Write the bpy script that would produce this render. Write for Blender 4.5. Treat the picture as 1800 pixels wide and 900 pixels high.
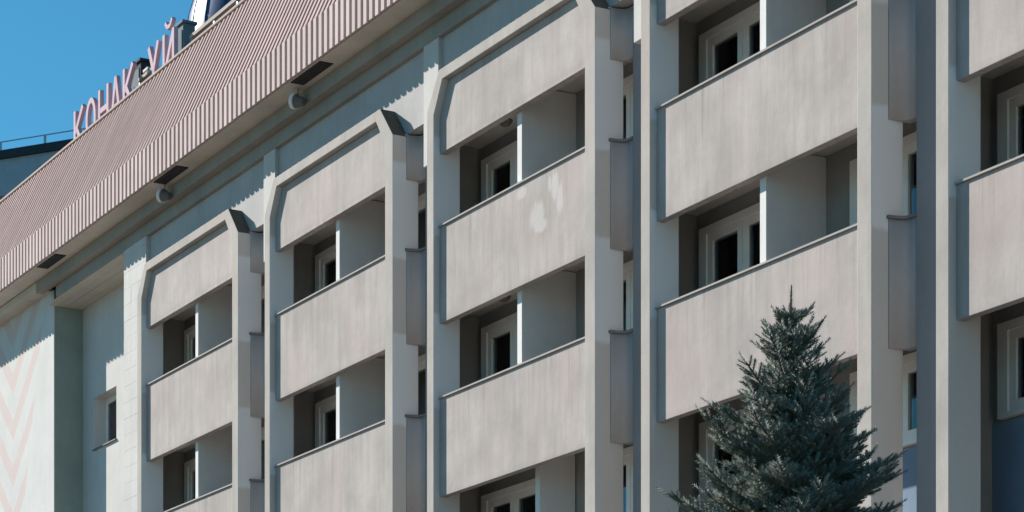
import bpy, bmesh, math, random
import numpy as np
from mathutils import Vector, Matrix

R = math.radians
rnd = random.Random(7)
SC = bpy.context.scene
COL = SC.collection
for o in list(bpy.data.objects):
    bpy.data.objects.remove(o)

# world axes: x runs along the facade (+x = nearer the camera), y goes into the building, z up; frame fronts lie on y = 0
# ------------------------------------------------------------------ camera
cam = bpy.data.cameras.new('camera')
cam.sensor_width = 36.0
cam.lens = 89.1
cam.shift_y = 0.6889
cam.clip_start = 0.5
cam.clip_end = 3000
camo = bpy.data.objects.new('camera', cam)
COL.objects.link(camo)
camo.location = (0, -20.55, 1.6)
camo.rotation_euler = (R(90), 0, math.atan2(0.87107, 0.49116))
SC.camera = camo

# ------------------------------------------------------------------ sky, sun, exposure
TOSUN = Vector((-2.2, -1.0, 1.36)).normalized()
EL = math.asin(TOSUN.z)
world = bpy.data.worlds.new('World')
SC.world = world
world.use_nodes = True
wn = world.node_tree.nodes
wl = world.node_tree.links
bg = wn['Background']
sky = wn.new('ShaderNodeTexSky')
sky.sky_type = 'NISHITA'
sky.sun_disc = False
sky.sun_elevation = EL
sky.sun_rotation = math.atan2(TOSUN.x, TOSUN.y)
sky.air_density = 1.0
sky.dust_density = 0.1
sky.ozone_density = 1.6
tint = wn.new('ShaderNodeMix')           # deep clear-day blue, the same over the whole sky
tint.data_type = 'RGBA'
tint.blend_type = 'MULTIPLY'
tint.inputs[0].default_value = 1.0
tint.inputs[7].default_value = (0.31, 0.86, 1.0, 1)
wl.new(sky.outputs[0], tint.inputs[6])
wl.new(tint.outputs[2], bg.inputs[0])
bg.inputs[1].default_value = 0.072
sun = bpy.data.lights.new('sun', 'SUN')
sun.energy = 5.0
sun.angle = R(0.53)
sun.color = (1.0, 0.93, 0.84)
suno = bpy.data.objects.new('sun', sun)
COL.objects.link(suno)
suno.rotation_euler = TOSUN.to_track_quat('Z', 'Y').to_euler()
suno.location = (-60, -40, 60)
SC.view_settings.view_transform = 'Standard'
SC.view_settings.look = 'None'
SC.view_settings.gamma = 1.0
SC.view_settings.exposure = 0.62
SC.view_settings.use_curve_mapping = False

# ------------------------------------------------------------------ materials
def nodes(name):
    m = bpy.data.materials.new(name)
    m.use_nodes = True
    nt = m.node_tree
    return m, nt, nt.nodes['Principled BSDF']

def N(nt, kind, **kw):
    n = nt.nodes.new(kind)
    for k, v in kw.items():
        if k in n.inputs:
            n.inputs[k].default_value = v
        else:
            setattr(n, k, v)
    return n

def mathn(nt, op, a, b=None, c=None, clamp=False):
    n = nt.nodes.new('ShaderNodeMath')
    n.operation = op
    n.use_clamp = clamp
    for i, v in enumerate((a, b, c)):
        if v is None:
            continue
        if isinstance(v, (int, float)):
            n.inputs[i].default_value = v
        else:
            nt.links.new(v, n.inputs[i])
    return n.outputs[0]

def mixc(nt, fac, a, b, mode='MIX'):
    n = nt.nodes.new('ShaderNodeMix')
    n.data_type = 'RGBA'
    n.blend_type = mode
    for sock, v in ((n.inputs[0], fac), (n.inputs[6], a), (n.inputs[7], b)):
        if isinstance(v, (int, float)):
            sock.default_value = v
        elif isinstance(v, tuple):
            sock.default_value = (*v, 1) if len(v) == 3 else v
        else:
            nt.links.new(v, sock)
    return n.outputs[2]

def ramp(nt, fac, lo, hi):
    n = nt.nodes.new('ShaderNodeMapRange')
    n.inputs[1].default_value = lo
    n.inputs[2].default_value = hi
    nt.links.new(fac, n.inputs[0])
    return n.outputs[0]

def wpos(nt):
    return nt.nodes.new('ShaderNodeNewGeometry').outputs['Position']

def noise(nt, vec, scale, detail=4, rough=0.55, sc=(1, 1, 1), off=(0, 0, 0)):
    mp = nt.nodes.new('ShaderNodeMapping')
    mp.inputs['Scale'].default_value = sc
    mp.inputs['Location'].default_value = off
    nt.links.new(vec, mp.inputs[0])
    n = nt.nodes.new('ShaderNodeTexNoise')
    n.inputs['Scale'].default_value = scale
    n.inputs['Detail'].default_value = detail
    n.inputs['Roughness'].default_value = rough
    nt.links.new(mp.outputs[0], n.inputs['Vector'])
    return n.outputs[0]

def bump(nt, bsdf, h, strength, dist=0.01):
    b = nt.nodes.new('ShaderNodeBump')
    b.inputs['Strength'].default_value = strength
    b.inputs['Distance'].default_value = dist
    nt.links.new(h, b.inputs['Height'])
    nt.links.new(b.outputs[0], bsdf.inputs['Normal'])

def plaster(name, col, var=0.10, streak=0.10, pink=0.35, rough=0.88, bs=0.35, speck=0.0, drip=0.0):
    """weathered painted render: cloudy tone, vertical rain streaks, fine grain"""
    m, nt, b = nodes(name)
    p = wpos(nt)
    dark = tuple(c * (1 - 2.2 * var) for c in col)
    lite = tuple(min(1, c * (1 + var)) for c in col)
    cl = ramp(nt, noise(nt, p, 0.9, 5, 0.6), 0.32, 0.68)
    c1 = mixc(nt, cl, dark, lite)
    st = ramp(nt, noise(nt, p, 1.0, 6, 0.65, sc=(5.5, 5.5, 0.55)), 0.42, 0.74)
    c2 = mixc(nt, mathn(nt, 'MULTIPLY', st, streak * 3.4), c1, tuple(c * 0.62 for c in col))
    st2 = ramp(nt, noise(nt, p, 1.0, 5, 0.6, sc=(3.1, 3.1, 0.4), off=(7, 3, 1)), 0.5, 0.8)
    c3 = mixc(nt, mathn(nt, 'MULTIPLY', st2, streak * 2.4), c2, tuple(min(1, c * 1.3) for c in col))
    pk = ramp(nt, noise(nt, p, 0.75, 3, 0.5, sc=(1, 1, 0.6), off=(21, 5, 9)), 0.45, 0.7)
    c4 = mixc(nt, mathn(nt, 'MULTIPLY', pk, pink), c3, (col[0] * 1.08, col[1] * 0.93, col[2] * 0.93))
    if drip:                                  # dirty runs that start at the top edge of each parapet and thin out
        sx = nt.nodes.new('ShaderNodeSeparateXYZ')
        nt.links.new(p, sx.inputs[0])
        rel = mathn(nt, 'FLOORED_MODULO', mathn(nt, 'SUBTRACT', sx.outputs[2], 9.72), 3.03)
        run = ramp(nt, noise(nt, p, 1.0, 6, 0.7, sc=(9, 9, 0.25), off=(3, 1, 4)), 0.52, 0.78)
        reach = ramp(nt, mathn(nt, 'ADD', rel, mathn(nt, 'MULTIPLY', noise(nt, p, 2.2, 2, 0.5, sc=(1, 1, 0.05)), 1.2)), 1.1, 2.3)
        c4 = mixc(nt, mathn(nt, 'MULTIPLY', mathn(nt, 'MULTIPLY', run, reach), drip), c4, tuple(c * 0.5 for c in col))
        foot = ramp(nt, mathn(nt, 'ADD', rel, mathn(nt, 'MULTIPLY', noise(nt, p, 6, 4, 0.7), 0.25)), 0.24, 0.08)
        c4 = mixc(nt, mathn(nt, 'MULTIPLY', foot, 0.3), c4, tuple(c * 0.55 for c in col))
        blot = ramp(nt, noise(nt, p, 2.1, 6, 0.7, off=(11, 2, 6)), 0.56, 0.70)
        c4 = mixc(nt, mathn(nt, 'MULTIPLY', blot, 0.28), c4, tuple(c * 0.72 for c in col))
    gr = noise(nt, p, 42, 4, 0.7)
    c5 = mixc(nt, ramp(nt, gr, 0.3, 0.75), c4, mixc(nt, 0.12 + speck, c4, (0.1, 0.09, 0.08)))
    nt.links.new(c5, b.inputs['Base Color'])
    b.inputs['Roughness'].default_value = rough
    b.inputs['Specular IOR Level'].default_value = 0.25
    hh = mathn(nt, 'ADD', mathn(nt, 'MULTIPLY', noise(nt, p, 2.4, 3), 1.6), mathn(nt, 'MULTIPLY', gr, 0.35))
    bump(nt, b, hh, bs, 0.012)
    return m

def simple(name, col, rough=0.6, metal=0.0, var=0.08, scale=3.0, spec=0.12, bs=0.0, each=0.0):
    m, nt, b = nodes(name)
    p = wpos(nt)
    n = noise(nt, p, scale, 5, 0.6)
    c = mixc(nt, ramp(nt, n, 0.3, 0.7), tuple(x * (1 - var) for x in col), tuple(min(1, x * (1 + var)) for x in col))
    if each:                                  # sheets fade a little differently from one another
        oi = nt.nodes.new('ShaderNodeObjectInfo')
        c = mixc(nt, mathn(nt, 'MULTIPLY', oi.outputs['Random'], each), c, tuple(x * 0.55 for x in col))
        st = ramp(nt, noise(nt, p, 1.0, 5, 0.65, sc=(4, 4, 0.35)), 0.5, 0.8)
        c = mixc(nt, mathn(nt, 'MULTIPLY', st, 0.35), c, tuple(x * 0.6 for x in col))
    nt.links.new(c, b.inputs['Base Color'])
    b.inputs['Roughness'].default_value = rough
    b.inputs['Metallic'].default_value = metal
    b.inputs['Specular IOR Level'].default_value = spec
    if bs:
        bump(nt, b, noise(nt, p, scale * 8, 4), bs, 0.01)
    return m

M = {}
TAUPE = (0.475, 0.43, 0.412)
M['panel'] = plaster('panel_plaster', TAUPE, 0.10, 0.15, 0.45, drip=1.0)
M['white_wall'] = plaster('white_wall_paint', (0.62, 0.61, 0.595), 0.04, 0.05, 0.15)
M['upper_wall'] = plaster('upper_wall_paint', (0.50, 0.49, 0.49), 0.05, 0.06, 0.1)
M['cornice'] = plaster('cornice_paint', (0.36, 0.335, 0.30), 0.08, 0.06, 0.3)
M['soffit'] = plaster('soffit_paint', (0.66, 0.60, 0.52), 0.07, 0.02, 0.2)
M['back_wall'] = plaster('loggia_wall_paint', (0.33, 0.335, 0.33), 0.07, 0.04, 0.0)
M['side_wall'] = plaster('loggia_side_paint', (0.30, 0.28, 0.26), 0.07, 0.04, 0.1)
M['ceiling'] = plaster('loggia_ceiling_paint', (0.74, 0.70, 0.65), 0.05, 0.0, 0.1)
M['partition'] = plaster('partition_paint', (0.80, 0.79, 0.78), 0.03, 0.03, 0.05)
M['spandrel'] = plaster('blue_spandrel_paint', (0.22, 0.30, 0.42), 0.06, 0.05, 0.0)
M['pier_shade'] = plaster('pier_return_shade', (0.30, 0.29, 0.30), 0.05, 0.06, 0.1)  # shade of the gap between bays deepened through a darker base colour
M['curve'] = plaster('curved_parapet_paint', (0.50, 0.47, 0.47), 0.05, 0.06, 0.2)
M['rail'] = simple('rail_cap_metal', (0.42, 0.39, 0.37), 0.85, 0.0, 0.08)
M['ledge'] = simple('dark_ledge_cap', (0.22, 0.20, 0.20), 0.6)
M['frame_white'] = simple('window_frame_paint', (0.78, 0.77, 0.74), 0.45, 0, 0.05)
M['roof'] = simple('pink_roof_sheet', (0.42, 0.295, 0.275), 0.85, 0.0, 0.07, 0.8, 0.12)
M['rib'] = simple('pink_fascia_rib', (0.63, 0.50, 0.48), 0.8, 0.0, 0.07, 1.3, 0.15, 0.0, 0.3)
M['slope_rib'] = simple('pink_slope_rib', (0.53, 0.37, 0.345), 0.85, 0.0, 0.08, 1.3, 0.12, 0.0, 0.25)
M['coping'] = simple('pale_coping', (0.48, 0.40, 0.36), 0.85, 0.0, 0.05)
M['vent'] = simple('vent_dark', (0.035, 0.03, 0.035), 0.7)
M['vent_slat'] = simple('vent_slat_dark', (0.07, 0.06, 0.065), 0.6)
M['sign'] = simple('pink_sign_face', (0.56, 0.40, 0.46), 0.8, 0, 0.06, 3.0, 0.15)
M['steel'] = simple('galvanised_steel', (0.45, 0.46, 0.48), 0.45, 0.6)
M['lamp_grey'] = simple('lamp_housing_grey', (0.16, 0.16, 0.155), 0.5)
M['lamp_white'] = simple('lamp_white_cap', (0.85, 0.82, 0.80), 0.35, 0, 0.02)
M['lamp_brown'] = simple('dome_lamp_brown', (0.20, 0.18, 0.15), 0.4)
M['wing_side'] = plaster('wing_green_side', (0.30, 0.36, 0.33), 0.06, 0.05, 0.0)
M['deck'] = simple('roof_deck_felt', (0.12, 0.12, 0.12), 0.9)
M['bluemetal'] = simple('blue_dome_sheet', (0.012, 0.08, 0.20), 0.28, 0.0, 0.1, 2.0, 0.22)
M['bluerib'] = simple('blue_dome_rib', (0.015, 0.06, 0.14), 0.3, 0.3)
M['whitebox'] = simple('white_plant_panel', (0.70, 0.70, 0.70), 0.85)
M['greybox'] = simple('slate_plant_sheet', (0.16, 0.20, 0.23), 0.85)
M['darkbox'] = simple('dark_plant_sheet', (0.04, 0.045, 0.05), 0.85)
M['bgwall'] = plaster('far_block_wall', (0.24, 0.28, 0.33), 0.05, 0.04, 0.0)
M['bgband'] = simple('far_block_parapet', (0.28, 0.36, 0.44), 0.7)
M['bgdark'] = simple('far_block_edge', (0.03, 0.045, 0.06), 0.7)

# glass: dark pane that mirrors sky where it can see it
m, nt, b = nodes('window_glass')
nt.nodes.remove(b)
gl = N(nt, 'ShaderNodeBsdfGlossy', Roughness=0.03)
gl.inputs['Color'].default_value = (0.95, 0.97, 1.0, 1)
tr_ = nt.nodes.new('ShaderNodeBsdfTransparent')
tr_.inputs['Color'].default_value = (0.62, 0.66, 0.66, 1)
fz = N(nt, 'ShaderNodeFresnel', IOR=1.75)
mx = nt.nodes.new('ShaderNodeMixShader')
nt.links.new(fz.outputs[0], mx.inputs[0])
nt.links.new(tr_.outputs[0], mx.inputs[1])
nt.links.new(gl.outputs[0], mx.inputs[2])
nt.links.new(mx.outputs[0], nt.nodes['Material Output'].inputs[0])
bp = nt.nodes.new('ShaderNodeBump')
bp.inputs['Strength'].default_value = 0.05
bp.inputs['Distance'].default_value = 0.01
nt.links.new(noise(nt, wpos(nt), 1.6, 2), bp.inputs['Height'])
nt.links.new(bp.outputs[0], gl.inputs['Normal'])
M['glass'] = m
M['room_backing'] = simple('dark_room_backing', (0.12, 0.12, 0.12), 0.95)  # backing board behind the panes, an unlit room's darkness put into its colour
M['curtain'] = simple('pale_curtain', (0.42, 0.42, 0.41), 0.9)

# concrete frame: taupe front, paler cheeks, palest beside the two upper openings
m = plaster('frame_concrete', (0.48, 0.445, 0.415), 0.08, 0.10, 0.35, speck=0.05)
nt = m.node_tree
b = nt.nodes['Principled BSDF']
geo = nt.nodes.new('ShaderNodeNewGeometry')
sepn = nt.nodes.new('ShaderNodeSeparateXYZ')
nt.links.new(geo.outputs['True Normal'], sepn.inputs[0])
sepp = nt.nodes.new('ShaderNodeSeparateXYZ')
nt.links.new(geo.outputs['Position'], sepp.inputs[0])
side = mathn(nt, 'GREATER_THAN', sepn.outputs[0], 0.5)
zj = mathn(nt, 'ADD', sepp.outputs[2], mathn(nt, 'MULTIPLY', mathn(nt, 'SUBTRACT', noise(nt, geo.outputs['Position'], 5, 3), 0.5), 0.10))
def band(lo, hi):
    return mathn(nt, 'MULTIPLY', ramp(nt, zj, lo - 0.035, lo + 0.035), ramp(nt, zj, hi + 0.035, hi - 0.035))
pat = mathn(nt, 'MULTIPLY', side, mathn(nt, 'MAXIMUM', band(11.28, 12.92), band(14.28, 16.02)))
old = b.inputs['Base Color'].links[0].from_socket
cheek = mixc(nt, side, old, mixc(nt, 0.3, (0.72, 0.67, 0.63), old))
top = mathn(nt, 'GREATER_THAN', sepn.outputs[2], 0.5)      # upward faces darkened in colour to cut sun bounce onto the upper wall
dark_tops = mixc(nt, top, mixc(nt, pat, cheek, mixc(nt, 0.12, (0.82, 0.83, 0.85), old)), (0.10, 0.095, 0.085))
nt.links.new(dark_tops, b.inputs['Base Color'])
M['frame'] = m

# panel with dabs of fresh white filler
m = plaster('patched_panel_plaster', TAUPE, 0.10, 0.15, 0.45, drip=1.0)
nt = m.node_tree
b = nt.nodes['Principled BSDF']
sp = nt.nodes.new('ShaderNodeSeparateXYZ')
nt.links.new(wpos(nt), sp.inputs[0])
jx = mathn(nt, 'MULTIPLY', mathn(nt, 'SUBTRACT', noise(nt, wpos(nt), 7, 6, 0.7, sc=(2.2, 1, 0.3)), 0.5), 1.7)
tot = None
for (cx, cz, rx, rz, tilt) in ((-36.34, 14.27, 0.16, 0.10, .3), (-35.82, 13.76, 0.24, 0.24, 0), (-35.70, 13.58, 0.20, 0.12, 0), (-35.10, 13.86, 0.10, 0.26, .2), (-35.25, 14.12, 0.13, 0.22, 0), (-35.42, 14.18, 0.06, 0.12, 0)):
    dx = mathn(nt, 'DIVIDE', mathn(nt, 'SUBTRACT', sp.outputs[0], cx), rx)
    dz = mathn(nt, 'DIVIDE', mathn(nt, 'SUBTRACT', sp.outputs[2], cz), rz)
    d = mathn(nt, 'ADD', mathn(nt, 'MULTIPLY', dx, dx), mathn(nt, 'MULTIPLY', dz, dz))
    s = ramp(nt, mathn(nt, 'ADD', mathn(nt, 'SQRT', d), jx), 1.15, 0.75)
    tot = s if tot is None else mathn(nt, 'MAXIMUM', tot, s)
old = b.inputs['Base Color'].links[0].from_socket
nt.links.new(mixc(nt, mathn(nt, 'MULTIPLY', tot, 0.36), old, (0.70, 0.69, 0.70)), b.inputs['Base Color'])
M['panel_patched'] = m

# mural: pink chevrons on white
m = plaster('chevron_mural_paint', (0.66, 0.66, 0.65), 0.03, 0.04, 0.0)
nt = m.node_tree
b = nt.nodes['Principled BSDF']
sp = nt.nodes.new('ShaderNodeSeparateXYZ')
nt.links.new(wpos(nt), sp.inputs[0])
du = mathn(nt, 'ADD', sp.outputs[0], 63.42)
arm = mathn(nt, 'MAXIMUM', mathn(nt, 'MULTIPLY', du, 0.90), mathn(nt, 'MULTIPLY', du, -0.95))
h = mathn(nt, 'SUBTRACT', sp.outputs[2], arm)
h = mathn(nt, 'ADD', h, mathn(nt, 'MULTIPLY', mathn(nt, 'SUBTRACT', noise(nt, wpos(nt), 6, 3), 0.5), 0.06))
fr = mathn(nt, 'FRACT', mathn(nt, 'DIVIDE', mathn(nt, 'SUBTRACT', h, 15.148 - 12), 1.19))
stripe = mathn(nt, 'MULTIPLY', ramp(nt, fr, 0.0, 0.03), ramp(nt, fr, 0.47, 0.42))
lim = mathn(nt, 'LESS_THAN', du, mathn(nt, 'ADD', 1.35, mathn(nt, 'MULTIPLY', mathn(nt, 'SUBTRACT', sp.outputs[2], 14.75), 0.33)))
old = b.inputs['Base Color'].links[0].from_socket
nt.links.new(mixc(nt, mathn(nt, 'MULTIPLY', mathn(nt, 'MULTIPLY', stripe, lim), 0.7), old, (0.62, 0.48, 0.46)), b.inputs['Base Color'])
M['mural'] = m

# paving
m, nt, b = nodes('plaza_paving')
p = wpos(nt)
br = nt.nodes.new('ShaderNodeTexBrick')
br.inputs['Scale'].default_value = 2.0
br.inputs['Color1'].default_value = (0.155, 0.14, 0.12, 1)
br.inputs['Color2'].default_value = (0.125, 0.11, 0.095, 1)
br.inputs['Mortar'].default_value = (0.06, 0.055, 0.05, 1)
br.inputs['Mortar Size'].default_value = 0.012
nt.links.new(p, br.inputs['Vector'])
nt.links.new(mixc(nt, ramp(nt, noise(nt, p, 0.25, 5), 0.3, 0.7), br.outputs[0], mixc(nt, 0.35, br.outputs[0], (0.20, 0.18, 0.15))), b.inputs['Base Color'])
b.inputs['Roughness'].default_value = 0.9
M['ground'] = m
M['soil'] = simple('tree_bed_soil', (0.07, 0.055, 0.04), 0.95, 0, 0.3, 6, 0.2, 0.5)

# spruce
m, nt, b = nodes('spruce_needles')
at = nt.nodes.new('ShaderNodeAttribute')
at.attribute_name = 'tone'
c = mixc(nt, at.outputs['Fac'], (0.062, 0.080, 0.066), (0.30, 0.36, 0.305))
nt.links.new(c, b.inputs['Base Color'])
b.inputs['Roughness'].default_value = 0.6
b.inputs['Specular IOR Level'].default_value = 0.3
M['needles'] = m
M['bark'] = simple('spruce_bark', (0.11, 0.08, 0.06), 0.9, 0, 0.3, 14, 0.2, 0.6)
M['twig'] = simple('spruce_twig', (0.15, 0.11, 0.085), 0.85, 0, 0.2, 20, 0.2)

# ------------------------------------------------------------------ mesh helpers
def link(name, me, mat=None, parent=None, loc=None):
    o = bpy.data.objects.new(name, me)
    COL.objects.link(o)
    if mat is not None and not me.materials:
        me.materials.append(M[mat] if isinstance(mat, str) else mat)
    if parent is not None:
        o.parent = parent
    if loc is not None:
        o.location = loc
    return o

def empty(name, loc, label, cat, group=None):
    o = bpy.data.objects.new(name, None)
    COL.objects.link(o)
    o.location = loc
    o.empty_display_size = 0.3
    o['label'] = label
    o['category'] = cat
    if group:
        o['group'] = group
    return o

def tag(o, label, cat, group=None, kind=None):
    if label: o['label'] = label
    if cat: o['category'] = cat
    if group: o['group'] = group
    if kind: o['kind'] = kind
    return o

def mesh_of(name, verts, faces):
    me = bpy.data.meshes.new(name)
    me.from_pydata([tuple(v) for v in verts], [], faces)
    bm = bmesh.new()
    bm.from_mesh(me)
    bmesh.ops.recalc_face_normals(bm, faces=bm.faces)
    bm.to_mesh(me)
    bm.free()
    return me

class MB:
    def __init__(s):
        s.v, s.f = [], []
    def box(s, x0, x1, y0, y1, z0, z1):
        n = len(s.v)
        s.v += [(x, y, z) for z in (z0, z1) for y in (y0, y1) for x in (x0, x1)]
        s.f += [tuple(n + i for i in q) for q in ((0, 2, 3, 1), (4, 5, 7, 6), (0, 1, 5, 4), (2, 6, 7, 3), (0, 4, 6, 2), (1, 3, 7, 5))]
        return s
    def prism_y(s, pts, y0, y1):           # polygon in (x, z), extruded along y
        n = len(s.v)
        k = len(pts)
        s.v += [(x, y0, z) for x, z in pts] + [(x, y1, z) for x, z in pts]
        s.f += [tuple(range(n, n + k)), tuple(range(n + 2 * k - 1, n + k - 1, -1))]
        s.f += [(n + i, n + (i + 1) % k, n + k + (i + 1) % k, n + k + i) for i in range(k)]
        return s
    def prism_x(s, pts, x0, x1):           # polygon in (y, z), extruded along x
        n = len(s.v)
        k = len(pts)
        s.v += [(x0, y, z) for y, z in pts] + [(x1, y, z) for y, z in pts]
        s.f += [tuple(range(n, n + k)), tuple(range(n + 2 * k - 1, n + k - 1, -1))]
        s.f += [(n + i, n + (i + 1) % k, n + k + (i + 1) % k, n + k + i) for i in range(k)]
        return s
    def prism_z(s, pts, z0, z1):           # polygon in (x, y)
        n = len(s.v)
        k = len(pts)
        s.v += [(x, y, z0) for x, y in pts] + [(x, y, z1) for x, y in pts]
        s.f += [tuple(range(n, n + k)), tuple(range(n + 2 * k - 1, n + k - 1, -1))]
        s.f += [(n + i, n + (i + 1) % k, n + k + (i + 1) % k, n + k + i) for i in range(k)]
        return s
    def ring(s, outer, inner, y0, y1):     # closed band between two loops in (x, z)
        n = len(s.v)
        k = len(outer)
        for loop, y in ((outer, y0), (inner, y0), (outer, y1), (inner, y1)):
            s.v += [(x, y, z) for x, z in loop]
        for i in range(k):
            j = (i + 1) % k
            s.f += [(n + i, n + j, n + k + j, n + k + i), (n + 2 * k + i, n + 3 * k + i, n + 3 * k + j, n + 2 * k + j),
                    (n + i, n + 2 * k + i, n + 2 * k + j, n + j), (n + k + i, n + k + j, n + 3 * k + j, n + 3 * k + i)]
        return s
    def tube(s, p0, p1, r0, r1=None, n=8):
        r1 = r0 if r1 is None else r1
        p0, p1 = Vector(p0), Vector(p1)
        d = (p1 - p0).normalized()
        a = d.orthogonal().normalized()
        b_ = d.cross(a)
        k = len(s.v)
        for p, r in ((p0, r0), (p1, r1)):
            for i in range(n):
                t = 2 * math.pi * i / n
                s.v.append(tuple(p + (a * math.cos(t) + b_ * math.sin(t)) * r))
        s.f += [(k + i, k + (i + 1) % n, k + n + (i + 1) % n, k + n + i) for i in range(n)]
        s.f += [tuple(range(k + n - 1, k - 1, -1)), tuple(range(k + n, k + 2 * n))]
        return s
    def mesh(s, name):
        return mesh_of(name, s.v, s.f)
    def build(s, name, mat, parent=None, loc=None, bevel=0.0):
        o = link(name, s.mesh(name), mat, parent, loc)
        if bevel:
            bv = o.modifiers.new('bevel', 'BEVEL')
            bv.width = bevel
            bv.segments = 2
            bv.limit_method = 'ANGLE'
            bv.angle_limit = R(25)
        return o

# ------------------------------------------------------------------ ground
g = MB()
g.v = [(-900, -900, 0), (900, -900, 0), (900, 900, 0), (-900, 900, 0)]
g.f = [(0, 1, 2, 3)]
tag(g.build('ground', 'ground'), 'pale paved plaza in front of the hotel', None, kind='structure')

# ------------------------------------------------------------------ hotel: grid
PITCH = 7.015
U0 = [-53.52 + PITCH * i for i in range(5)]
XL, XR = -54.92, U0[-1] + PITCH + 0.05     # ends of the balcony facade
VB = 1.33                                  # loggia back wall
hotel = empty('hotel_building', (-40, 1.5, 0), 'long beige concrete hotel with rows of framed balconies under a pink ribbed roof', 'building')
HX, HY = hotel.location.x, hotel.location.y

def H(mb, name, mat, bevel=0.0, parent=None):
    """part of the hotel, given in world coordinates"""
    par = parent or hotel
    base = Vector((HX, HY, 0)) if parent is None else Vector((0, 0, 0))
    o = mb.build(name, mat, par, None, bevel)
    if parent is None:
        o.location = -base
    return o

# core mass and walls
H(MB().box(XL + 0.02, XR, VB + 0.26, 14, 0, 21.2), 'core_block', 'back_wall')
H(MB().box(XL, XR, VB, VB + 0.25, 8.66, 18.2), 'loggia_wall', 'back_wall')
H(MB().box(XL, XR, VB - 0.02, VB + 0.25, 0, 8.655), 'spandrel_wall', 'spandrel')
H(MB().box(XL + 0.02, XR, 0.30, 0.6, 16.56, 17.86), 'upper_wall', 'upper_wall')
for zc in (10.2, 13.2, 16.2):
    for u in U0:
        H(MB().prism_z([(u - 0.458, 0.52), (u + 0.02, 0.52), (u + 0.02, 0.262), (u + 5.66, 0.262), (u + 5.66, 0.67), (u + PITCH - 0.56, 0.67), (u + PITCH - 0.56, VB - 0.004), (u - 0.458, VB - 0.004)], zc, zc + 0.2 if zc < 16 else 16.55), 'loggia_ceiling', 'ceiling')

# the bay frame, one mesh shared by five bays
out = [(0, 0), (0, 16.49), (0.45, 17.11), (5.17, 17.11), (5.69, 16.49), (5.69, 0)]
inn = [(0.26, 0), (0.26, 16.38), (0.58, 16.92), (5.00, 16.92), (5.37, 16.40), (5.37, 0)]
fr_mb = MB().ring(out, inn, 0.0, 0.52)
def rounded_frame():
    me = fr_mb.mesh('bay_frame')
    return me
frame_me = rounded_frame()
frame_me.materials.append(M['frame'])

hp = [(0.262, 15.72), (0.262, 16.39), (0.575, 16.915), (5.0, 16.915), (5.368, 16.395), (5.368, 15.72)]
head_me = MB().prism_y(hp, 0.12, 0.26).mesh('header_panel'); head_me.materials.append(M['panel'])
PZ = ((9.72, 11.43), (12.75, 14.43))
pan_me = {}
for z0, z1 in PZ:
    pan_me[z0] = MB().box(0.262, 5.368, 0.12, 0.255, z0, z1).mesh('parapet_panel'); pan_me[z0].materials.append(M['panel'])
rail_me = MB().box(0.17, 5.372, 0.085, 0.285, 0, 0.028).mesh('rail_cap'); rail_me.materials.append(M['rail'])
part_me = MB().box(2.74, 2.89, 0.275, VB - 0.002, 0, 2.8).mesh('partition'); part_me.materials.append(M['partition'])
part_low_me = MB().box(2.74, 2.89, 0.62, VB - 0.024, 0, 2.95).mesh('partition'); part_low_me.materials.append(M['partition'])

# curved return parapet in the gap between bays
def curve_pts(r, th):
    front = [(5.692, 0.27), (5.715, 0.272), (5.722, 0.32), (5.732, 0.37), (5.744, 0.42), (5.762, 0.465), (5.790, 0.500), (5.825, 0.518), (5.87, 0.524), (5.985, 0.525)]
    return front + [(5.985, 0.64), (5.692, 0.64)]
def curve_mesh(z0, z1, name):
    me = MB().prism_z(curve_pts(0, 0.12), z0, z1).mesh(name)
    for p_ in me.polygons:
        p_.use_smooth = abs(p_.normal.z) < 0.5
    return me
def curve_ledge():
    pts = curve_pts(0, 0.12)
    sh = [(x + (0.025 if 0 < i < 9 else 0), y - (0.03 if i < 10 else 0)) for i, (x, y) in enumerate(pts)]
    return MB().prism_z(sh, 0, 0.04).mesh('ledge_cap')
cv_me = {}
for z0, z1 in PZ:
    cv_me[z0] = curve_mesh(z0, z1, 'curved_parapet'); cv_me[z0].materials.append(M['curve'])
cv_head = curve_mesh(15.72, 16.52, 'curved_header'); cv_head.materials.append(M['curve'])
led_me = curve_ledge(); led_me.materials.append(M['ledge'])

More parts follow.
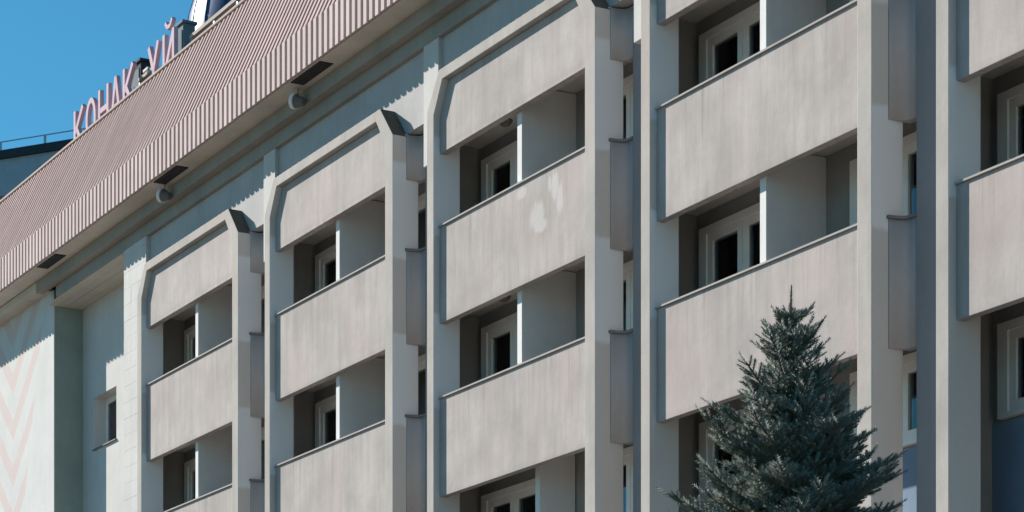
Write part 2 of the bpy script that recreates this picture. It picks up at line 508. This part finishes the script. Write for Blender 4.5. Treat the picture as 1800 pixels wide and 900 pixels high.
# loggia window: casing, two sashes, two panes
def win_meshes(h):
    d = {}
    W = 2.28
    d['window'] = MB().box(0, 0.2, -0.10, 0, 0, h).box(W - 0.2, W, -0.10, 0, 0, h).box(0.2, W - 0.2, -0.10, 0, h - 0.12, h).box(0.2, W - 0.2, -0.10, 0, 0, 0.06).mesh('window')
    def sash(x0, x1):
        return MB().ring([(x0, 0.06), (x0, h - 0.12), (x1, h - 0.12), (x1, 0.06)], [(x0 + .13, 0.2), (x0 + .13, h - 0.25), (x1 - .13, h - 0.25), (x1 - .13, 0.2)], -0.07, -0.005).mesh('sash')
    d['sash'] = [sash(0.205, 1.135), sash(1.145, 2.075)]
    d['pane'] = [MB().box(a + .128, b_ - .128, -0.035, -0.02, 0.198, h - 0.248).mesh('pane') for a, b_ in ((0.205, 1.135), (1.145, 2.075))]
    d['room_backing'] = MB().box(0.21, W - 0.21, -0.004, -0.001, 0.07, h - 0.13).mesh('room_backing'); d['room_backing'].materials.append(M['room_backing'])
    def curtain(x0, x1):
        v, f_ = [], []
        k = 26
        for i in range(k + 1):
            t = i / k
            for z in (0.15, h - 0.2):
                v.append((x0 + (x1 - x0) * t, -0.012 + 0.005 * math.sin(t * 40 + 1.3 * math.sin(9 * t)), z))
        f_ = [(2 * i, 2 * i + 2, 2 * i + 3, 2 * i + 1) for i in range(k)]
        me = mesh_of('curtain', v, f_)
        me.materials.append(M['curtain'])
        return me
    d['curtain'] = [curtain(0.30, 0.62), curtain(1.55, 2.0), curtain(0.30, 1.05)]
    for k in ('sash',):
        for me in d[k]: me.materials.append(M['frame_white'])
    d['window'].materials.append(M['frame_white'])
    for me in d['pane']: me.materials.append(M['glass'])
    return d
WU = win_meshes(2.52)
WLow = win_meshes(1.24)

def part(name, me, loc, parent=hotel, bevel=0.0):
    o = bpy.data.objects.new(name, me)
    COL.objects.link(o)
    o.parent = parent
    o.location = (loc[0] - HX, loc[1] - HY, loc[2]) if parent is hotel else loc
    if bevel:
        bv = o.modifiers.new('bevel', 'BEVEL')
        bv.width = bevel
        bv.segments = 2
        bv.limit_method = 'ANGLE'
        bv.angle_limit = R(25)
    return o

def window(x, z, d):
    w = part('window', d['window'], (x, VB - 0.003, z))
    for me, pm in zip(d['sash'], d['pane']):
        part('sash', me, (0, 0, 0), w)
        part('pane', pm, (0, 0, 0), w)
    part('room_backing', d['room_backing'], (0, 0, 0), w)
    for me in d['curtain']:
        if rnd.random() < 0.38:
            part('curtain', me, (0, 0, 0), w)
            break
    return w

for i, u in enumerate(U0):
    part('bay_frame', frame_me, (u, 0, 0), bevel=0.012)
    part('header_panel', head_me, (u, 0, 0), bevel=0.008)
    # pier left of the bay, side wall behind it
    pl = u - (1.40 if i == 0 else 0.55)
    if i == 0:
        H(MB().box(pl, u + 0.02, 0.22, 0.50, 0, 18.05), 'pier', 'white_wall', 0.008)
    else:
        H(MB().box(pl, u + 0.02, 0.22, 0.50, 15.72, 18.05), 'pier', 'white_wall', 0.008)
        H(MB().box(u - 1.025, u + 0.02, 0.502, 0.66, 0, 16.5), 'pier_return', 'pier_shade', 0.01)
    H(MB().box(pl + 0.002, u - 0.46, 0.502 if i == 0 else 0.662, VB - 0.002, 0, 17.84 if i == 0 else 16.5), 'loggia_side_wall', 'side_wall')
    for k, (z0, z1) in enumerate(PZ):
        me = pan_me[z0]
        if i == 2 and k == 1:
            me = me.copy(); me.materials.clear(); me.materials.append(M['panel_patched'])
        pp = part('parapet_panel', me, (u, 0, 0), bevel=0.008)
        if i == 2 and k == 1:
            pp['label'] = 'parapet panel with dabs of white filler'
        part('rail_cap', rail_me, (0, 0, z1 + 0.002), pp)
        cp = part('curved_parapet', cv_me[z0], (u, 0, 0))
        part('ledge_cap', led_me, (0, 0, z1 + 0.002), cp)
        part('partition', part_me, (u, 0, z1 - 1.05))
        window(u - 0.26, z1 - 1.03, WU)
        window(u + 3.58, z1 - 1.03, WU)
    part('curved_header', cv_head, (u, 0, 0))
    part('partition', part_low_me, (u, 0, 7.25))
    window(u - 0.26, 8.68, WLow)
    window(u + 3.58, 8.68, WLow)
# facing tiles on the wide end pier
tile_me = MB().box(0, 0.458, -0.008, 0, 0, 0.366).mesh('facing_tile'); tile_me.materials.append(M['white_wall'])
zt = 6.6
row = 0
while zt < 17.9:
    for c_ in range(3):
        t = part('facing_tile', tile_me, (U0[0] - 1.39 + c_ * 0.462, 0.219 + rnd.uniform(-0.002, 0.0015), zt))
    zt += 0.37

# ------------------------------------------------------------------ roof: cornice, fascia, slope
RL, RR = -70.0, XR + 0.6
CE = -60.45                                # left end of the stepped cornice
cor = H(MB().box(RL, RR, -0.46, -0.001, 18.42, 18.52), 'soffit', 'soffit')
H(MB().box(CE, RR, 0.0, 0.20, 18.14, 18.50), 'cornice_beam', 'cornice', 0.01)
H(MB().box(CE + 0.9, RR, 0.201, 0.62, 17.862, 18.50), 'cornice_beam', 'cornice', 0.01)
for k in range(4):
    H(MB().box(-60.28, -54.93, 0.23 + 0.24 * k + 0.004, 0.23 + 0.24 * (k + 1) - 0.004, 17.835 + 0.004 * (k % 2), 17.861 + 0.0), 'soffit_board', 'soffit')
H(MB().box(RL, CE - 0.002, 0.0, 0.42, 18.24, 18.41), 'cornice_beam', 'soffit')
fas = H(MB().box(RL, RR, -0.50, -0.462, 18.43, 19.2), 'fascia', 'roof')
ZK, ZT, VT = 19.2, 21.62, 0.58
sl = H(MB().prism_x([(-0.50, ZK + 0.002), (VT, ZT), (VT + 0.05, ZT - 0.03), (-0.45, ZK - 0.03)], RL, RR), 'roof_slope', 'roof')
H(MB().box(RL, RR, VT - 0.06, VT + 0.16, ZT + 0.002, ZT + 0.06), 'coping', 'coping', 0.01)
H(MB().box(RL, RR, VT + 0.17, VT + 0.21, ZT - 0.15, ZT + 0.13), 'gutter_edge', 'sign', 0.0)
H(MB().box(RL, RR, VT + 0.05, 14, 21.21, 21.30), 'roof_deck', 'deck')
H(MB().box(RL, RR, -0.44, 14.0, 18.53, 18.6), 'roof_floor', 'deck')
# ribs
rib_me = MB().prism_z([(0.0, 0.0), (0.012, -0.036), (0.138, -0.036), (0.150, 0.0)], 0, 0.79).mesh('fascia_rib'); rib_me.materials.append(M['rib'])
L = math.hypot(VT + 0.5, ZT - ZK)
sl_me = MB().prism_z([(0.0, 0.0), (0.02, -0.02), (0.116, -0.02), (0.136, 0.0)], 0.0, L).mesh('slope_rib'); sl_me.materials.append(M['slope_rib'])
ang = math.atan2(VT + 0.5, ZT - ZK)
x = RL + 0.03
while x < RR - 0.2:
    r_ = part('fascia_rib', rib_me, (0, 0, 0), fas)
    r_.location = (x, -0.5005, 18.415 + rnd.uniform(-0.006, 0.004))
    r_ = part('slope_rib', sl_me, (0, 0, 0), sl)
    r_.location = (x + rnd.uniform(-0.004, 0.004), -0.5005, ZK + 0.004)
    r_.rotation_euler = (-ang, 0, 0)
    x += 0.236
# vents in the soffit
for xc in (-64.6, -58.45, -50.78, -43.65, -36.6, -29.6):
    v_ = part('vent', MB().box(-0.66, 0.66, -0.14, 0.14, -0.012, 0.0).mesh('vent'), (xc, -0.29, 18.419))
    v_.data.materials.append(M['vent'])
    for k in range(5):
        s_ = MB().box(-0.65, 0.65, -0.125 + k * 0.055, -0.105 + k * 0.055, -0.022, -0.0125).build('slat', 'vent_slat', v_)

# ------------------------------------------------------------------ left wing with mural
wing = empty('stair_wing', (-64, 1.5, 0), 'white wing with pink chevron mural and small window left of the balconies', 'building')
def W(mb, name, mat, bevel=0.0, parent=None):
    o = mb.build(name, mat, parent or wing, None, bevel)
    if parent is None:
        o.location = (64, -1.5, 0)
    return o
WC = -60.25
W(MB().box(-72, WC - 0.02, 0.40, 0.42, 0, 18.238), 'mural_wall', 'mural')
W(MB().box(-72, WC, 0.4215, 12, 0, 18.236), 'wing_block', 'wing_side')
W(MB().box(WC - 0.0195, WC + 0.001, 0.398, 0.4212, 0, 18.236), 'corner_trim', 'white_wall')
WX0, WX1, WZ0, WZ1 = -59.46, -57.90, 14.20, 15.48
RV = 1.15
rw = MB()
rw.box(WC + 0.002, WX0, RV, RV + 0.37, 0, 17.834).box(WX1, -54.93, RV, RV + 0.37, 0, 17.834).box(WX0, WX1, RV, RV + 0.37, 0, WZ0).box(WX0, WX1, RV, RV + 0.37, WZ1, 17.834)
W(rw, 'recess_wall', 'white_wall')
w_ = W(MB().ring([(WX0 + .002, WZ0 + .002), (WX0 + .002, WZ1 - .002), (WX1 - .002, WZ1 - .002), (WX1 - .002, WZ0 + .002)], [(WX0 + .08, WZ0 + .08), (WX0 + .08, WZ1 - .08), (WX1 - .08, WZ1 - .08), (WX1 - .08, WZ0 + .08)], RV + 0.30, RV + 0.36), 'window', 'frame_white', 0.004)
MB().ring([(WX0 + .081, WZ0 + .081), (WX0 + .081, WZ1 - .081), (WX1 - .081, WZ1 - .081), (WX1 - .081, WZ0 + .081)], [(WX0 + .14, WZ0 + .14), (WX0 + .14, WZ1 - .14), (WX1 - .14, WZ1 - .14), (WX1 - .14, WZ0 + .14)], RV + 0.31, RV + 0.35).build('sash', 'frame_white', w_)
MB().box(WX0 + .138, WX1 - .138, RV + 0.325, RV + 0.335, WZ0 + .138, WZ1 - .138).build('pane', 'glass', w_)
MB().box(WX0 + .003, WX1 + .04, RV - 0.05, RV - 0.002, WZ0 - .03, WZ0 - .001).build('sill', 'ledge', w_)
W(MB().box(WX0 - .05, WX1 + .05, RV + 0.372, RV + 0.40, WZ0 - .05, WZ1 + .05), 'window_backing', 'room_backing')

# ------------------------------------------------------------------ floodlights under the eaves
def floodlight(x, label):
    e = empty('floodlight', (x, -0.16, 18.20), label, 'floodlight', 'floodlights under the roof eaves')
    MB().tube((0, 0, 0.0), (0, 0, 0.218), 0.012).tube((-0.09, 0, 0), (0.09, 0, 0), 0.014).build('bracket', 'lamp_grey', e)
    d = Vector((-0.80, -0.50, 0.22)).normalized()
    MB().tube(d * -0.14, d * 0.05, 0.075, 0.13, 16).build('housing', 'lamp_grey', e, (0, 0, -0.03))
    MB().tube(d * 0.051, d * 0.12, 0.150, 0.155, 20).build('front_ring', 'lamp_white', e, (0, 0, -0.03))
    return e
floodlight(-44.55, 'small floodlight under the eaves beside the rightmost roof vent in view')
floodlight(-51.45, 'small floodlight under the eaves nearer the chevron wing')

# dome lamps on loggia ceilings
def dome_lamp(x, y, z, label):
    e = empty('ceiling_lamp', (x, y, z), label, 'ceiling lamp', 'dome lamps on the balcony ceilings')
    MB().tube((0, 0, -0.001), (0, 0, -0.03), 0.13, 0.13, 20).build('base', 'lamp_brown', e)
    me = bpy.data.meshes.new('shade')
    bm = bmesh.new()
    bmesh.ops.create_uvsphere(bm, u_segments=20, v_segments=10, radius=0.115)
    bmesh.ops.delete(bm, geom=[v for v in bm.verts if v.co.z > 0.02], context='VERTS')
    for v in bm.verts: v.co.z *= 0.75
    for f_ in bm.faces: f_.smooth = True
    bm.to_mesh(me); bm.free()
    link('shade', me, 'lamp_brown', e, (0, 0, -0.03))
dome_lamp(U0[3] + 1.18, 0.86, 13.2, 'brown dome lamp on middle balcony ceiling above the spruce')
dome_lamp(U0[2] + 1.12, 0.95, 16.2, 'brown dome lamp on top balcony ceiling of the third column from left')
dome_lamp(U0[2] + 0.97, 1.0, 13.2, 'brown dome lamp on lower balcony ceiling of the third column from left')

# ------------------------------------------------------------------ rooftop sign
sign = empty('rooftop_sign', (-56.65, 0.88, 21.3), 'pink block letters standing in a row along the roof edge', 'sign')
LW, LH, ST = 0.70, 1.04, 0.13
def stroke(mb, p, q, w=ST, y0=-0.05, y1=0.05):
    p, q = Vector(p), Vector(q)
    d = (q - p).normalized()
    n = Vector((-d.y, d.x)) * w / 2
    mb.prism_y([tuple(p + n), tuple(p - n), tuple(q - n), tuple(q + n)], y0, y1)
def glyph(ch):
    mb = MB()
    h, w, s = LH, LW, ST
    if ch == 'К':
        stroke(mb, (s / 2, 0), (s / 2, h)); stroke(mb, (s * .8, h * .48), (w - s / 2, h - .01), y0=-.048, y1=.048); stroke(mb, (s * 1.4, h * .58), (w - s / 2, .01), y0=-.046, y1=.046)
    elif ch == 'О':
        k = 24
        o_ = [(w / 2 + w / 2 * math.cos(2 * math.pi * i / k), h / 2 + h / 2 * math.sin(2 * math.pi * i / k)) for i in range(k)]
        n_ = [(w / 2 + (w / 2 - s) * math.cos(2 * math.pi * i / k), h / 2 + (h / 2 - s) * math.sin(2 * math.pi * i / k)) for i in range(k)]
        mb.ring(o_, n_, -.05, .05)
    elif ch == 'Н':
        stroke(mb, (s / 2, 0), (s / 2, h)); stroke(mb, (w - s / 2, 0), (w - s / 2, h)); stroke(mb, (s, h / 2), (w - s, h / 2), y0=-.048, y1=.048)
    elif ch == 'А':
        stroke(mb, (s / 2, 0), (w / 2, h)); stroke(mb, (w - s / 2, 0), (w / 2, h), y0=-.048, y1=.048); stroke(mb, (w * .22, h * .32), (w * .78, h * .32), y0=-.046, y1=.046)
    elif ch == 'Ү':
        stroke(mb, (s / 2, h), (w / 2, h * .42)); stroke(mb, (w - s / 2, h), (w / 2, h * .42), y0=-.048, y1=.048); stroke(mb, (w / 2, 0), (w / 2, h * .46), y0=-.046, y1=.046)
    elif ch == 'Й':
        stroke(mb, (s / 2, 0), (s / 2, h)); stroke(mb, (w - s / 2, 0), (w - s / 2, h)); stroke(mb, (s * .6, .06), (w - s * .6, h - .06), y0=-.048, y1=.048)
        stroke(mb, (w * .22, h + .24), (w * .38, h + .11), .09); stroke(mb, (w * .36, h + .11), (w * .64, h + .11), .09, -.048, .048); stroke(mb, (w * .62, h + .11), (w * .80, h + .24), .09, -.046, .046)
    return mb
for ch, x in (('К', -58.98), ('О', -58.12), ('Н', -57.24), ('А', -56.42), ('К', -55.58), ('Ү', -53.98), ('Й', -53.05)):
    l_ = glyph(ch).build('letter', 'sign', sign, (x + 55.6, 0, 0.30))
    MB().tube((LW * .3, 0.052, 0.5), (LW * .3, 0.55, -0.28), 0.02, None, 6).tube((LW * .7, 0.052, 0.5), (LW * .7, 0.55, -0.28), 0.02, None, 6).build('strut', 'steel', l_)
MB().box(-3.45, 3.35, 0.06, 0.10, 0.34, 0.42).box(-3.45, 3.35, 0.06, 0.10, 0.0, 0.08).build('base_bar', 'steel', sign)

# roof-edge rails
def edge_rail(x0, x1, label):
    e = empty('roof_rail', ((x0 + x1) / 2, 1.15, 21.3), label, 'rail', 'white rails along the roof edge')
    h = (x1 - x0) / 2
    MB().box(-h, h, -0.05, 0.05, 1.02, 1.10).build('top_bar', 'coping', e)
    n = max(2, int(h * 2 / 1.3) + 1)
    for k in range(n):
        xx = -h + 0.05 + (2 * h - 0.1) * k / (n - 1)
        MB().box(xx - 0.03, xx + 0.03, -0.03, 0.03, 0.0, 1.018).build('post', 'steel', e)
edge_rail(-53.14, -44.0, 'pale rail on the roof edge in front of the blue dome')
edge_rail(-56.35, -55.45, 'short pale rail on the roof edge between the two sign words')

# blue dome
dm = empty('blue_dome', (-55.7, 4.5, 21.3), 'glossy dark blue ribbed dome rising behind the roof edge', 'dome')
RD, ZD = 2.3, 2.0
me = bpy.data.meshes.new('shell')
bm = bmesh.new()
SEG = 24
rings = [(RD, 0.0), (RD, ZD)] + [(RD * math.cos(R(a)), ZD + 2.9 * math.sin(R(a))) for a in range(8, 89, 8)]
vs = [[bm.verts.new((r_ * math.cos(2 * math.pi * i / SEG), r_ * math.sin(2 * math.pi * i / SEG), z)) for i in range(SEG)] for r_, z in rings]
for a, b_ in zip(vs, vs[1:]):
    for i in range(SEG):
        bm.faces.new((a[i], a[(i + 1) % SEG], b_[(i + 1) % SEG], b_[i]))
bm.faces.new(vs[-1])
for f_ in bm.faces: f_.smooth = True
bm.to_mesh(me); bm.free()
link('shell', me, 'bluemetal', dm)
for i in range(SEG):
    t = 2 * math.pi * i / SEG
    mb = MB()
    pts = [(r_ * math.cos(t), r_ * math.sin(t), z) for r_, z in rings]
    for p_, q_ in zip(pts, pts[1:]):
        mb.tube(p_, q_, 0.016, None, 5)
    mb.build('rib', 'bluerib', dm)

# plant boxes
def plant_box(x, y, w, d, h, label, mat, front):  # sheet-metal cabinet with lid, front panel and louvres
    e = empty('plant_box', (x, y, 21.3), label, 'plant box')
    MB().box(0, w, 0, d, 0, h).build('housing', mat, e, bevel=0.02)
    MB().box(-0.04, w + 0.04, -0.04, d + 0.04, h + 0.001, h + 0.06).build('lid', mat, e)
    MB().box(w * .15, w * .85, -0.02, -0.001, 0.25, h - .15).build('front_panel', front, e)
    for k in range(4):
        MB().box(w + 0.001, w + 0.03, d * .15, d * .85, 0.3 + k * (h - .5) / 4, 0.36 + k * (h - .5) / 4).build('louvre', 'darkbox', e)
plant_box(-58.10, 1.6, 0.66, 0.35, 1.95, 'dark ventilation box behind the sign between the two words', 'darkbox', 'greybox')
plant_box(-57.22, 1.62, 0.22, 0.22, 1.60, 'narrow white cabinet behind the sign beside the dark ventilation box', 'whitebox', 'whitebox')
plant_box(-55.15, 1.6, 0.40, 0.30, 2.0, 'slate grey ventilation box behind the last sign letter', 'greybox', 'greybox')

# ------------------------------------------------------------------ far block behind the roof, upper left
fwd = Vector((-0.87107, 0.49116, 0)); rgt = Vector((0.49116, 0.87107, 0))
C0 = Vector((0, -20.55, 0))
far = empty('far_block', (0, 0, 0), 'distant slate blue flat-roofed block with thin roof railing behind the pink roof', 'building')
dirv = (rgt * 0.909 - fwd * 0.415).normalized()          # along its face, left to right
nin = (rgt * 0.415 + fwd * 0.909).normalized()
org = C0 + fwd * 95 + rgt * (-19.19) - dirv * 14
far.matrix_world = Matrix(((dirv.x, nin.x, 0, org.x), (dirv.y, nin.y, 0, org.y), (0, 0, 1, 0), (0, 0, 0, 1)))
MB().box(0, 34, 0, 14, 0, 30.2).build('wall', 'bgwall', far)
MB().box(-0.25, 34.25, -0.25, 14.25, 30.202, 31.55).build('parapet_band', 'bgband', far)
MB().box(-0.4, 34.4, -0.4, 14.4, 31.552, 31.85).build('roof_edge', 'bgdark', far)
rl_ = MB().box(-0.2, 34.2, 0.0, 0.05, 32.30, 32.33).build('railing', 'steel', far)
for k in range(18):
    MB().box(k * 2.0 - .03, k * 2.0 + .04, -0.01, 0.06, 31.852, 32.299).build('post', 'steel', rl_)
for fl in range(9):
    for k in range(10):
        w_ = MB().ring([(1 + k * 3.3, 2 + fl * 3.1), (1 + k * 3.3, 3.6 + fl * 3.1), (2.6 + k * 3.3, 3.6 + fl * 3.1), (2.6 + k * 3.3, 2 + fl * 3.1)], [(1.1 + k * 3.3, 2.1 + fl * 3.1), (1.1 + k * 3.3, 3.5 + fl * 3.1), (2.5 + k * 3.3, 3.5 + fl * 3.1), (2.5 + k * 3.3, 2.1 + fl * 3.1)], -0.06, -0.002).build('window', 'frame_white', far)
        MB().box(1.098 + k * 3.3, 2.502 + k * 3.3, -0.03, -0.01, 2.098 + fl * 3.1, 3.502 + fl * 3.1).build('pane', 'bgdark', w_)

# ------------------------------------------------------------------ blue spruce
TX, TY, TH = -19.61, -6.46, 7.97
spruce = empty('spruce_tree', (TX, TY, 0), 'dark blue-green spruce standing in front of the fourth balcony column', 'tree')
rs = np.random.RandomState(11)
# one needle-clad shoot, unit length along +z: thin needle triangles all round
def shoot_template(nn, rad):
    tri = []
    for i in range(nn):
        t = (i + rs.rand()) / nn
        a = i * 2.39996 + rs.rand() * .5
        base = np.array([0, 0, t * 0.97])
        d = np.array([math.cos(a), math.sin(a), 0])
        ln = rad * (0.8 + .4 * rs.rand()) * (1.0 if t < .85 else 1.0 - .5 * (t - .85) / .15)
        tip = base + d * ln + np.array([0, 0, 0.0])
        tri.append((base, d, ln, a))
    return tri
class Shoots:
    def __init__(s):
        s.v, s.t = [], []
    def add(s, p, d, length, rad, nn, tone):
        p = np.asarray(p, float); d = np.asarray(d, float); d /= np.linalg.norm(d)
        a = np.cross(d, [0.3, 0.2, 0.93]); a /= np.linalg.norm(a) + 1e-9
        b = np.cross(d, a)
        t = (np.arange(nn) + rs.rand(nn)) / nn
        ph = np.arange(nn) * 2.39996 + rs.rand(nn) * .6
        ln = 1.4 * rad * (.75 + .5 * rs.rand(nn))
        ln = np.where(t > .88, ln * .75, ln)
        rd = np.cos(ph)[:, None] * a + np.sin(ph)[:, None] * b
        tg = -np.sin(ph)[:, None] * a + np.cos(ph)[:, None] * b
        base = p + np.outer(t * length, d)
        fw = 0.55 + .9 * np.clip((t - .8) / .2, 0, 1)
        nd = rd + d * fw[:, None]
        nd[:, 2] += .15
        nd /= np.linalg.norm(nd, axis=1)[:, None]
        tip = base + nd * ln[:, None]
        w = 0.0056
        s.v.append(np.stack([base + tg * w, base - tg * w, tip], 1).reshape(-1, 3))
        s.t.append(np.repeat(np.clip(tone + rs.randn(nn) * .10, 0, 1), 3))
    def build(s, name, parent):
        v = np.concatenate(s.v); t = np.concatenate(s.t)
        n = len(v)
        me = bpy.data.meshes.new(name)
        me.vertices.add(n); me.vertices.foreach_set('co', v.ravel().astype(np.float32))
        me.loops.add(n); me.loops.foreach_set('vertex_index', np.arange(n, dtype=np.int32))
        k = n // 3
        me.polygons.add(k)
        me.polygons.foreach_set('loop_start', np.arange(0, n, 3, dtype=np.int32))
        at_ = me.attributes.new('tone', 'FLOAT', 'POINT')
        at_.data.foreach_set('value', t.astype(np.float32))
        me.update(calc_edges=True)
        o = link(name, me, 'needles', parent)
        return o
sh = Shoots()
twigs = MB()
def rot_about(v, axis, ang_):
    return np.array(Matrix.Rotation(ang_, 3, Vector(axis)) @ Vector(v))
def branch(p0, az, elev, length, dens, fine):
    """a limb that sweeps out and turns up at the tip, with herringbone side shoots"""
    n = max(4, int(length / 0.078))
    p = np.array(p0, float)
    tone0 = 0.32 + .25 * rs.rand()
    pts = [p.copy()]
    e = elev - 0.15
    for i in range(n):
        f_ = i / n
        e_ = e + .35 * f_ * f_ + rs.randn() * .05
        az += rs.randn() * .05
        d = np.array([math.cos(az) * math.cos(e_), math.sin(az) * math.cos(e_), math.sin(e_)])
        q = p + d * length / n
        twigs.tube(p, q, 0.004 + .012 * length * (1 - f_) , 0.004 + .012 * length * (1 - f_ - 1 / n), 5)
        if f_ > .12 or length < .4:
            sh.add(p, d, length / n, 0.026, int(26 * dens), tone0)
        side = np.cross(d, [0, 0, 1.0]); side /= np.linalg.norm(side)
        if f_ > .10:
            rem = length * (1 - f_)
            for sg in (-1, 1):
                if rs.rand() < .12: continue
                sl_ = min(0.10 + rem * .42, .42) * (.75 + .5 * rs.rand())
                sd = d * .75 + side * sg * .8 + np.array([0, 0, .10 + .18 * rs.rand()])
                sd /= np.linalg.norm(sd)
                st_ = p + d * rs.rand() * .05
                if sl_ > .2 and fine:
                    m_ = int(sl_ / .075)
                    for j in range(1, m_):
                        for s2 in (-1, 1):
                            if rs.rand() < .25: continue
                            sd2 = sd * .75 + np.cross(sd, [0, 0, 1.0]) * s2 * .75 + np.array([0, 0, .15 * rs.rand() - .02])
                            l2 = (.06 + (sl_ - j * .075) * .4) * (.8 + .4 * rs.rand())
                            sh.add(st_ + sd * j * .075, sd2, l2, .024, int(l2 * 300 * dens), tone0 + .10)
                twigs.tube(st_, st_ + sd * sl_, .004, .002, 4)
                sh.add(st_, sd, sl_, .025, int(sl_ * 300 * dens), tone0 + .06)
        p = q
        pts.append(p.copy())
    sh.add(p, d, .10 + .06 * rs.rand(), .026, int(34 * dens), tone0 + .15)
# leader and trunk
sh.add((0, 0, TH - .34), (0.02, 0, 1), .36, .024, 170, .45)
tr = MB()
zz = [0, 1, 2.5, 4, 5.5, 6.6, 7.3, TH - .25, TH - .02]
rr_ = [.14, .125, .105, .085, .06, .038, .022, .012, .004]
for a, b_, c_, d_ in zip(zz, zz[1:], rr_, rr_[1:]):
    tr.tube((0, 0, a), (0, 0, b_), c_, d_, 10)
tr.build('trunk', 'bark', spruce)
def crown_r(dd):
    return np.interp(dd, [0, .2, .5, 1.0, 1.5, 2.1, 3, 5, 7.2], [.03, .10, .27, .56, .80, 1.02, 1.35, 1.9, 2.2])
dd = .24
w_i = 0
az0 = .4
while dd < 6.6:
    fine = dd < 3.0
    rad = crown_r(dd)
    nb = 4 if dd < .35 else (6 if dd < 1.0 else 8)
    if not fine: nb = 8
    az0 += .9
    for k in range(nb):
        az = az0 + 2 * math.pi * k / nb + rs.randn() * .16
        el = np.interp(dd, [0, .3, .8, 1.6, 3, 6], [1.0, .85, .60, .42, .25, -.02]) + rs.randn() * .07
        ln = rad / max(.35, math.cos(el)) * (0.74 + .50 * rs.rand())
        branch((0, 0, TH - dd - rad * math.tan(max(.05, el)) * .95 + rs.randn() * .03), az, el, ln, 1.0 if fine else .35, fine)
    # short in-between shoots close to the stem
    for k in range(6 if fine else 2):
        az = rs.rand() * 6.28
        branch((0, 0, TH - dd - .05 - rs.rand() * .10), az, .75, rad * (.35 + .3 * rs.rand()), 1.0 if fine else .35, False)
    dd += (.15 if dd < 1 else .17) if fine else .42
twigs.build('branches', 'twig', spruce)
cr = sh.build('crown', spruce)
cr['kind'] = 'stuff'
print('needle tris', len(cr.data.polygons))
